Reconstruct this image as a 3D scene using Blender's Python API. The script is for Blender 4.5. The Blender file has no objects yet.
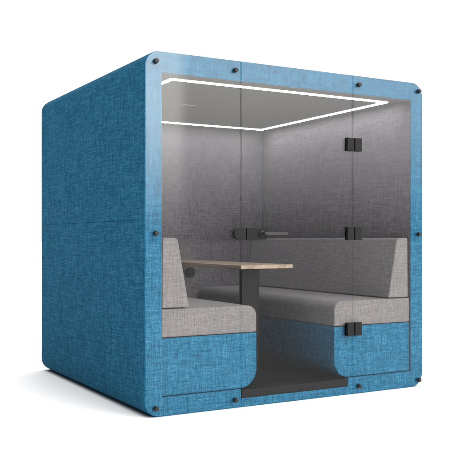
import bpy, bmesh, math
from mathutils import Vector
S = bpy.context.scene
C = bpy.data.collections.new('booth_scene'); S.collection.children.link(C)
W, D, H = 2.24, 2.12, 2.25          # outer size of the booth
ZB = .012                            # underside
X0, X1 = .115, 2.125                # opening
# ------------------------------------------------------------------ node helpers
class NT:
    def __init__(s, m):
        m.use_nodes = True; s.t = m.node_tree; s.t.nodes.clear()
    def n(s, typ, ins=None, **kw):
        nd = s.t.nodes.new(typ)
        for k, v in kw.items(): setattr(nd, k, v)
        for k, v in (ins or {}).items():
            if isinstance(v, bpy.types.NodeSocket): s.t.links.new(v, nd.inputs[k])
            else: nd.inputs[k].default_value = v
        return nd
    def m(s, op, a, b=0.0, c=None, clamp=False):
        i = {0: a, 1: b}
        if c is not None: i[2] = c
        return s.n('ShaderNodeMath', i, operation=op, use_clamp=clamp).outputs[0]
    def out(s, sh, kind='ShaderNodeOutputMaterial'):
        o = s.n(kind); s.t.links.new(sh, o.inputs['Surface'])

def mat(name): return bpy.data.materials.new(name)

def fabric(name, dark, mid, light, sheen=.0, contrast=.8, bump=.3):
    """woven cloth: threads running along each axis (object metres), with thick slubs"""
    M = mat(name); t = NT(M)
    tc = t.n('ShaderNodeTexCoord').outputs['Object']
    def thread(sc, detail=1.0):
        mp = t.n('ShaderNodeMapping', {'Vector': tc, 'Scale': sc}).outputs[0]
        return t.n('ShaderNodeTexNoise', {'Vector': mp, 'Scale': 1.0, 'Detail': detail, 'Roughness': .6}).outputs['Fac']
    A, L = 170.0, 14.0
    fx, fy, fz = thread((L, A, A)), thread((A, L, A)), thread((A, A, L))
    B, K = 90.0, 4.5
    gx, gy, gz = thread((K, B, B)), thread((B, K, B)), thread((B, B, K))
    fine = t.m('ADD', t.m('ADD', fx, fy), fz)
    coarse = t.m('ADD', t.m('ADD', gx, gy), gz)
    cloud = t.n('ShaderNodeTexNoise', {'Vector': tc, 'Scale': 4.0, 'Detail': 3.0}).outputs['Fac']
    f = t.m('ADD', t.m('MULTIPLY', t.m('SUBTRACT', fine, 1.5), 1.15*contrast),
                   t.m('MULTIPLY', t.m('SUBTRACT', coarse, 1.5), .58*contrast))
    f = t.m('ADD', f, t.m('MULTIPLY', t.m('SUBTRACT', cloud, .5), .10*contrast))
    # the thread crossings
    wv = t.n('ShaderNodeTexNoise', {'Vector': tc, 'Scale': 260.0, 'Detail': 1.0}).outputs['Fac']
    f = t.m('ADD', f, t.m('MULTIPLY', t.m('SUBTRACT', wv, .5),   .8*contrast))
    f = t.m('ADD', f, .5, clamp=True)
    cr = t.n('ShaderNodeValToRGB', {'Fac': f})
    e = cr.color_ramp.elements
    e[0].position = 0.05; e[0].color = (*dark, 1); e[1].position = .95; e[1].color = (*light, 1)
    q = e.new(.5); q.color = (*mid, 1)
    b = t.n('ShaderNodeBump', {'Height': f, 'Strength': bump, 'Distance': .002}).outputs[0]
    p = t.n('ShaderNodeBsdfPrincipled', {'Base Color': cr.outputs[0], 'Roughness': .9, 'Normal': b,
            'Sheen Weight': sheen, 'Sheen Roughness': .5, 'Specular IOR Level': .05})
    t.out(p.outputs[0]); return M

def plain(name, col, rough=.5, metal=0.0, spec=.5, noise=0.0, nscale=200.0, bump=0.0):
    M = mat(name); t = NT(M)
    tc = t.n('ShaderNodeTexCoord').outputs['Object']
    nz = t.n('ShaderNodeTexNoise', {'Vector': tc, 'Scale': nscale, 'Detail': 4.0}).outputs['Fac']
    k = t.m('ADD', 1.0, t.m('MULTIPLY', t.m('SUBTRACT', nz, .5), noise*2))
    mx = t.n('ShaderNodeVectorMath', {0: col, 'Scale': k}, operation='SCALE').outputs[0]
    ins = {'Base Color': mx, 'Roughness': rough, 'Metallic': metal, 'Specular IOR Level': spec}
    if bump: ins['Normal'] = t.n('ShaderNodeBump', {'Height': nz, 'Strength': bump, 'Distance': .001}).outputs[0]
    t.out(t.n('ShaderNodeBsdfPrincipled', ins).outputs[0]); return M

BLUE = fabric('blue_woven_fabric', (.006, .045, .090), (.012, .097, .177), (.038, .168, .272))
GREY = fabric('grey_woven_fabric', (.100, .092, .092), (.151, .141, .140), (.22, .208, .206), contrast=.62)
LINER = fabric('grey_acoustic_panel_fabric', (.068, .061, .068), (.109, .0995, .109), (.168, .157, .168), contrast=.95)
CEIL = plain('grey_ceiling_felt', (.088, .086, .085), .85, noise=.05, nscale=300)
BLACK = plain('satin_black_metal', (.006, .006, .0065), .6, noise=.1, spec=.15)
LEG = plain('black_powder_coat', (.0035, .0035, .004), .6, noise=.2, nscale=600, spec=.12)
CARPET = plain('black_carpet', (.004, .004, .0045), .95, noise=.5, nscale=350, bump=.3, spec=.05)
SEAM = plain('dark_seam', (.006, .03, .055), .9)
WHITEFLOOR = plain('white_studio_floor', (.80, .80, .80), .8, spec=.1)

def wood():
    M = mat('pale_oak'); t = NT(M)
    tc = t.n('ShaderNodeTexCoord').outputs['Object']
    mp = t.n('ShaderNodeMapping', {'Vector': tc, 'Scale': (28, 1.6, 28)}).outputs[0]
    a = t.n('ShaderNodeTexNoise', {'Vector': mp, 'Scale': 1.0, 'Detail': 5.0, 'Distortion': .6}).outputs['Fac']
    mp2 = t.n('ShaderNodeMapping', {'Vector': tc, 'Scale': (220, 9, 220)}).outputs[0]
    b = t.n('ShaderNodeTexNoise', {'Vector': mp2, 'Scale': 1.0, 'Detail': 3.0}).outputs['Fac']
    f = t.m('ADD', t.m('MULTIPLY', a, .65), t.m('MULTIPLY', b, .35))
    cr = t.n('ShaderNodeValToRGB', {'Fac': f}); e = cr.color_ramp.elements
    e[0].position = .36; e[0].color = (.12, .078, .047, 1); e[1].position = .62; e[1].color = (.26, .19, .125, 1)
    t.out(t.n('ShaderNodeBsdfPrincipled', {'Base Color': cr.outputs[0], 'Roughness': .5}).outputs[0]); return M
OAK = wood()

def glass():
    M = mat('clear_glass'); t = NT(M)
    g = t.n('ShaderNodeNewGeometry')
    dt = t.n('ShaderNodeVectorMath', {0: g.outputs['Normal'], 1: g.outputs['Incoming']}, operation='DOT_PRODUCT').outputs['Value']
    c = t.m('SUBTRACT', 1.0, t.m('ABSOLUTE', dt))
    F = t.m('ADD', GF0, t.m('MULTIPLY', t.m('POWER', c, 5.0), 1-GF0), clamp=True)
    tr = t.n('ShaderNodeBsdfTransparent', {'Color': (.985, .99, .99, 1)}).outputs[0]
    gl = t.n('ShaderNodeBsdfGlossy', {'Color': (1, 1, 1, 1), 'Roughness': .02}).outputs[0]
    mx = t.n('ShaderNodeMixShader', {0: F}); t.t.links.new(tr, mx.inputs[1]); t.t.links.new(gl, mx.inputs[2])
    t.out(mx.outputs[0]); return M
GF0 = .0088
GLASS = glass()
GEDGE = mat('glass_edge'); t = NT(GEDGE)
t.out(t.n('ShaderNodeBsdfTransparent', {'Color': (.92, .94, .95, 1)}).outputs[0])
LED = mat('led_diffuser'); t = NT(LED)
t.out(t.n('ShaderNodeEmission', {'Color': (.90, .93, 1, 1), 'Strength': 54}).outputs[0])
LEDS = mat('led_lens_side'); t = NT(LEDS)
t.out(t.n('ShaderNodeEmission', {'Color': (.98, .99, 1, 1), 'Strength': 1.6}).outputs[0])

# ------------------------------------------------------------------ object helpers
def empty(name, loc):
    o = bpy.data.objects.new(name, None); C.objects.link(o); o.location = loc
    o.empty_display_size = .2; return o
def tag(o, label=None, cat=None, group=None, kind=None):
    for k, v in (('label', label), ('category', cat), ('group', group), ('kind', kind)):
        if v: o[k] = v
    return o
def world_loc(o):
    v = Vector(o.location)
    while o.parent: o = o.parent; v += Vector(o.location)
    return v
def link(name, bm, m, parent=None, bevel=0, seg=3, smooth=True, loc=None, angle=35):
    """vertices arrive in world metres; the origin goes to loc (or the parent's origin)"""
    bmesh.ops.recalc_face_normals(bm, faces=bm.faces[:])
    me = bpy.data.meshes.new(name)
    base = world_loc(parent) if parent else Vector(loc or (0, 0, 0))
    org = Vector(loc) if loc else base
    bmesh.ops.translate(bm, verts=bm.verts[:], vec=-org)
    bm.to_mesh(me); bm.free()
    for mm in (m if isinstance(m, (list, tuple)) else [m]): me.materials.append(mm)
    o = bpy.data.objects.new(name, me); C.objects.link(o)
    if parent: o.parent = parent; o.location = org - base
    else: o.location = org
    if smooth:
        me.polygons.foreach_set('use_smooth', [True]*len(me.polygons))
        me.set_sharp_from_angle(angle=math.radians(angle))
    if bevel:
        b = o.modifiers.new('bevel', 'BEVEL'); b.width = bevel; b.segments = seg
        b.limit_method = 'ANGLE'; b.angle_limit = math.radians(50); b.harden_normals = False
    return o
def box(bm, x0, x1, y0, y1, z0, z1, mi=0):
    v = [bm.verts.new((x, y, z)) for x in (x0, x1) for y in (y0, y1) for z in (z0, z1)]
    for q in ((0,1,3,2), (4,6,7,5), (0,4,5,1), (2,3,7,6), (0,2,6,4), (1,5,7,3)):
        bm.faces.new([v[i] for i in q]).material_index = mi
    return bm
def arc(cx, cz, r, a0, a1, n=12):
    return [(cx + r*math.cos(math.radians(a0+(a1-a0)*i/n)), cz + r*math.sin(math.radians(a0+(a1-a0)*i/n))) for i in range(n+1)]
def rrect(x0, x1, z0, z1, r, n=14):
    rs = r if isinstance(r, (list, tuple)) else [r]*4      # bl, br, tr, tl
    p = []
    for (cx, cz, rr, a) in ((x0, z0, rs[0], 180), (x1, z0, rs[1], 270), (x1, z1, rs[2], 0), (x0, z1, rs[3], 90)):
        sx = 1 if cx == x0 else -1; sz = 1 if cz == z0 else -1
        p += arc(cx+sx*rr, cz+sz*rr, rr, a, a+90, n) if rr > 0 else [(cx, cz)]
    return p
def prism(bm, pts, y0, y1, holes=(), edge_mi=0, face_mi=0):
    loops = [pts] + list(holes); es = []; vs = []
    for L in loops:
        v = [bm.verts.new((x, y0, z)) for x, z in L]; vs += v
        es += [bm.edges.new((v[i], v[(i+1) % len(v)])) for i in range(len(v))]
    if holes:
        fs = [g for g in bmesh.ops.triangle_fill(bm, edges=es, use_beauty=True)['geom'] if isinstance(g, bmesh.types.BMFace)]
    else:
        fs = [bm.faces.new(vs)]
    r = bmesh.ops.extrude_face_region(bm, geom=fs)
    nv = [g for g in r['geom'] if isinstance(g, bmesh.types.BMVert)]
    bmesh.ops.translate(bm, verts=nv, vec=(0, y1-y0, 0))
    for f in bm.faces:
        ys = [v.co.y for v in f.verts]
        f.material_index = edge_mi if max(ys)-min(ys) > abs(y1-y0)*.5 else face_mi
    return bm
def cyl(bm, c, axis, r, l, n=24, r2=None):
    q = Vector(axis).normalized().to_track_quat('Z', 'Y').to_matrix().to_4x4()
    m = q.copy(); m.translation = Vector(c) + Vector(axis).normalized()*l/2
    bmesh.ops.create_cone(bm, cap_ends=True, segments=n, radius1=r, radius2=r if r2 is None else r2, depth=l, matrix=m)
    return bm
N = bmesh.new

# ------------------------------------------------------------------ the booth
booth = tag(empty('meeting_booth', (W/2, D/2, 0)),
            'square blue fabric meeting booth with glass front standing on white studio floor', 'booth')
inner = [(X0,.128), (.68,.128), (.68,.068), (1.547,.068), (1.547,.128), (X1,.128), (X1,2.1205), (X0,2.1205)]
shell = link('shell', prism(N(), rrect(0, W, ZB, H, .10, 18), 0, D-.02, holes=[inner]), BLUE, booth, bevel=.006)
link('back_panel', prism(N(), rrect(.001, W-.001, ZB+.001, H-.001, .10, 18), D-.019, D), BLUE, booth, bevel=.005)
# dark joints between the fabric covered frame pieces
for x, z0, z1 in ((X0, ZB+.008, .127), (X1, ZB+.008, .127), (X1, 2.129, 2.243)):
    link('frame_seam', box(N(), x-.001, x+.001, -.0006, .004, z0, z1), SEAM, booth, smooth=False)
link('fabric_join', box(N(), -.0004, .004, .01, D-.02, 1.2155, 1.2175), plain('joint_blue', (.004, .035, .07), .95, spec=.05), booth, smooth=False)
# floor deck and the black step in the doorway
link('threshold', box(N(), .683, 1.544, .003, .12, .071, .122), LEG, booth, bevel=.003)
link('carpet_floor', box(N(), X0+.003, X1-.003, .124, D-.08, .118, .1235), CARPET, booth, smooth=False)
# wall lining, two courses with a joint at backrest height
for y0, y1, x0, x1 in ((2.05, 2.062, .1195, 2.1205), (.006, 2.046, .1154, .1168), (.006, 2.046, 2.1232, 2.1246)):
    for z0, z1 in ((.13, 1.1275), (1.129, 2.1155)):
        link('wall_panel', box(N(), x0, x1, y0, y1, z0, z1), LINER, booth, bevel=.001, seg=2)
link('wall_backing', box(N(), .118, 2.122, 2.066, 2.09, .13, 2.12), LEG, booth, smooth=False)
ceil_ = link('ceiling_panel', box(N(), .1155, 2.1245, .004, 2.06, 2.117, 2.1200), CEIL, booth, bevel=.002)
# ceiling light frame
lx0, lx1, ly0, ly1 = .232, 2.012, .118, 1.885
def ring(bm, x0, x1, y0, y1, w, z0, z1):
    vo = [[bm.verts.new((x, y, z)) for x, y in ((x0,y0),(x1,y0),(x1,y1),(x0,y1))] for z in (z0, z1)]
    vi = [[bm.verts.new((x, y, z)) for x, y in ((x0+w,y0+w),(x1-w,y0+w),(x1-w,y1-w),(x0+w,y1-w))] for z in (z0, z1)]
    for i in range(4):
        j = (i+1) % 4
        bm.faces.new((vo[0][i], vo[0][j], vi[0][j], vi[0][i])); bm.faces.new((vo[1][i], vo[1][j], vi[1][j], vi[1][i]))
        bm.faces.new((vo[0][i], vo[0][j], vo[1][j], vo[1][i])).material_index = 1; bm.faces.new((vi[0][i], vi[0][j], vi[1][j], vi[1][i])).material_index = 1
    return bm
lamp = link('light_strip', ring(N(), lx0, lx1, ly0, ly1, .021, 2.108, 2.1165), [LED, LEDS], booth, smooth=False)
# small ceiling vent
def vent(x, y):
    bm = N(); box(bm, x-.06, x+.06, y-.012, y+.012, 2.1135, 2.1165)
    return link('ceiling_vent', bm, plain('vent_grey', (.34, .33, .32), .6), booth, bevel=.001)
vent(.80, .98)

# glass front: two fixed panes and the door
gy0, gy1 = -.0125, -.0025
gm = [GLASS, GEDGE]
s1, s2 = .672, 1.581; g = .0032
R = .10
def pane(name, x0, x1, z0, z1, rs, parent):
    return link(name, prism(N(), rrect(x0, x1, z0, z1, rs), gy0, gy1, edge_mi=1), gm, parent, smooth=False)
pane('side_glass', .003, s1-g, ZB+.003, H-.003, [R-.003, 0, 0, R-.003], booth)
pane('side_glass', s2+g, W-.003, ZB+.003, H-.003, [0, R-.003, R-.003, 0], booth)
door = pane('glass_door', s1+g, s2-g, ZB+.003, H-.003, [0, 0, 0, 0], booth)
door_w = world_loc(door)
# knobs that clamp the panes to the frame
KB = plain('black_knob_plastic', (.006, .006, .006), .5, spec=.3)
for x, z in ((.068, .068), (.068, 1.135), (.068, H-.068), (.627, .066), (.627, H-.066),
             (1.631, .066), (1.631, H-.066), (W-.052, .062), (W-.052, 1.135), (W-.052, H-.062)):
    bm = N(); cyl(bm, (x, gy0, z), (0, -1, 0), .0165, .005); cyl(bm, (x, gy0-.005, z), (0, -1, 0), .0145, .016, r2=.0135)
    k = link('glass_knob', bm, KB, booth, bevel=.0015, seg=2)
# hinges: one plate on each side of the joint, with a barrel between
for zc in (1.760, 1.138, .470):
    bm = N()
    box(bm, 1.519, 1.576, gy0-.020, gy0-.0005, zc-.045, zc+.045)
    box(bm, 1.586, 1.645, gy0-.020, gy0-.0005, zc-.045, zc+.045)
    box(bm, 1.519, 1.645, gy1+.0005, gy1+.0015, zc-.045, zc+.045)
    box(bm, 1.574, 1.588, gy0-.010, gy0-.0006, zc-.040, zc+.040)
    link('hinge', bm, BLACK, booth, bevel=.002, seg=2)
# lock case on the door, keeper on the side pane, lever handle
link('lock_keeper', prism(N(), rrect(.604, .6945, 1.096, 1.171, [.036, 0, 0, .036], 10), gy0-.026, gy0-.0005), BLACK, booth, bevel=.003)
lock = link('door_lock', prism(N(), rrect(.6975, .858, 1.096, 1.171, [0, .022, .022, 0], 10), gy0-.026, gy0-.0005), BLACK, door, bevel=.003)
bm = N(); yl = gy0-.026
cyl(bm, (.815, yl, 1.136), (0, -1, 0), .020, .006); cyl(bm, (.815, yl-.006, 1.136), (0, -1, 0), .010, .036)
prism_pts = rrect(.803, .985, 1.1255, 1.1465, .0095, 6)
b2 = N(); prism(b2, prism_pts, yl-.052, yl-.038); me_ = bpy.data.meshes.new('tmp'); b2.to_mesh(me_); b2.free(); bm.from_mesh(me_)
link('door_handle', bm, plain('brushed_black_lever', (.014, .014, .015), .5, metal=.0, spec=.3), lock, bevel=.002, seg=2)

# ------------------------------------------------------------------ benches
YF, YB = .013, 2.045
def bench(name, label, mirror):
    f = (lambda p: [(W-x, z) for x, z in p][::-1]) if mirror else (lambda p: p)
    cx = .46 if not mirror else W-.46
    r = tag(empty(name, (cx, 1.03, .124)), label, 'bench', 'upholstered benches facing each other in the booth')
    a = .1173
    base = [(a, .132), (.684, .132)] + arc(.682, .254, .122, -90, 0, 14)[1:] + [(.804, .4885), (a, .4885)]
    link('base', prism(N(), f(base), YF, YB), BLUE, r, bevel=.005)
    cush = [(a, .4925), (.797, .4925), (.804, .4995)] + arc(.804-.068, .666-.068, .068, 0, 90, 14) + [(a, .667)]
    link('seat_cushion', prism(N(), f(cush), YF-.001, YB), GREY, r, bevel=.009, seg=4)
    def back():
        P = [(.1245, .673), (.312, .673)]
        # front face leans back; rounded top corners
        P += arc(.206, 1.076, .031, 10, 90, 8) + arc(.1435, 1.092, .016, 90, 180, 6)
        return P
    link('backrest', prism(N(), f(back()), YF+.004, YB), GREY, r, bevel=.008, seg=4)
    return r
bl = bench('bench', 'grey and blue bench with its back to the left side of the booth', False)
br = bench('bench', 'grey and blue bench along the right wall of the booth, behind the door hinges', True)
# a stitched joint low on the right-hand bench end
link('seam', box(N(), 1.76, 2.105, YF-.0006, YF+.002, .2335, .2355), SEAM, br, smooth=False)

# ------------------------------------------------------------------ table
tb = tag(empty('table', (1.10, 1.2, .124)), 'narrow oak topped table on one black panel leg between the benches', 'table')
TX0, TX1, TY0, TY1, TZ0, TZ1 = .885, 1.325, .355, 2.046, .889, .916
link('table_top', box(N(), TX0, TX1, TY0, TY1, TZ0, TZ1), OAK, tb, bevel=.003)
link('leg', box(N(), 1.04, 1.19, .60, .645, .1245, .876), LEG, tb, bevel=.004)
link('top_bracket', box(N(), .99, 1.24, .55, .72, .8765, .8885), LEG, tb, bevel=.002)
# black power socket on the back wall just under the table
bm = N(); cyl(bm, (1.345, 2.049, .80), (0, -1, 0), .045, .03, 28); cyl(bm, (1.345, 2.019, .80), (0, -1, 0), .030, .012, 28)
tag(link('wall_socket', bm, BLACK, None, bevel=.003, loc=(1.345, 2.049, .80)), 'round black socket on the rear wall under the table top', 'socket')

# ------------------------------------------------------------------ floor
bm = N(); v = [bm.verts.new(p) for p in ((-300,-300,0), (300,-300,0), (300,300,0), (-300,300,0))]; bm.faces.new(v)
fl = link('floor', bm, WHITEFLOOR, None, smooth=False); fl.location.z = ZB-.001; fl['kind'] = 'structure'

# ------------------------------------------------------------------ studio lighting (white surround, soft boxes in front)
w = bpy.data.worlds.new('World'); S.world = w
t = NT(w)
tc = t.n('ShaderNodeTexCoord').outputs['Generated']
sp = t.n('ShaderNodeSeparateXYZ', {0: tc}); X, Y, Z = sp.outputs
def ss(v, a, b, lo=0.0, hi=1.0):
    nd = t.n('ShaderNodeMapRange', {'Value': v, 'From Min': a, 'From Max': b, 'To Min': lo, 'To Max': hi})
    nd.interpolation_type = 'SMOOTHSTEP'; return nd.outputs[0]
BASE, DARK, SOFT, BAND, TOP, ZEN, KEY = 1.15, .06, 10.5, 9.5, .3, 3.7, 4.3
az = t.m('ARCTAN2', X, t.m('MULTIPLY', Y, -1.0))           # 0 = straight out of the booth front, + towards +X
azd = t.m('MULTIPLY', az, 57.29578)
front = t.m('MULTIPLY', ss(azd, -8, 18), ss(azd, 66, 30))
rise = ss(Z, -.02, .17)
fall = ss(Z, .38, .27)
dark = t.m('MULTIPLY', ss(X, .16, -.30), 1.0)                # the unlit side of the studio
base = t.m('ADD', BASE, t.m('MULTIPLY', dark, DARK-BASE))
base = t.m('MULTIPLY', base, ss(Y, -.35, .05, .75, 1.0))
soft = t.m('MULTIPLY', t.m('MULTIPLY', front, t.m('MULTIPLY', rise, fall)), SOFT)
band = t.m('MULTIPLY', t.m('MULTIPLY', ss(azd, 27.0, 25.8), ss(azd, 6, 16)), t.m('MULTIPLY', t.m('MULTIPLY', rise, fall), BAND))
top = t.m('MULTIPLY', t.m('MULTIPLY', ss(Z, .45, .8), ss(X, -.7, .0)), TOP)
tot = t.m('ADD', t.m('ADD', base, soft), t.m('ADD', band, top))
tot = t.m('ADD', tot, t.m('MULTIPLY', ss(Z, .72, .95), ZEN))
key = t.m('MULTIPLY', t.m('MULTIPLY', ss(azd, -25, 5), ss(azd, 80, 50)), t.m('MULTIPLY', ss(Z, .30, .40), ss(Z, .78, .66)))
tot = t.m('ADD', tot, t.m('MULTIPLY', key, KEY))
warm = t.m('ADD', t.m('MULTIPLY', front, t.m('MULTIPLY', rise, fall)), key, clamp=True)
col = t.n('ShaderNodeMix', {0: warm, 6: (1, 1, 1, 1), 7: (1.0, .965, .91, 1)}, data_type='RGBA').outputs[2]
bg = t.n('ShaderNodeBackground', {'Color': col, 'Strength': tot})
t.out(bg.outputs[0], 'ShaderNodeOutputWorld')
w.cycles.sampling_method = 'MANUAL'; w.cycles.sample_map_resolution = 1024

# ------------------------------------------------------------------ camera
cam = bpy.data.cameras.new('camera'); co = bpy.data.objects.new('camera', cam); C.objects.link(co)
cam.sensor_width = 36; cam.lens = 815/460*36; cam.shift_y = 9/460; cam.clip_end = 1500
co.location = (-1.9995, -4.541, 1.10)
co.rotation_euler = (math.pi/2, 0, -math.atan2(.496, .868))
S.camera = co
S.render.resolution_x = S.render.resolution_y = 1024
S.view_settings.view_transform = 'Standard'; S.view_settings.look = 'None'
S.view_settings.exposure = 0; S.view_settings.gamma = 1
S.cycles.max_bounces = 10; S.cycles.transparent_max_bounces = 16
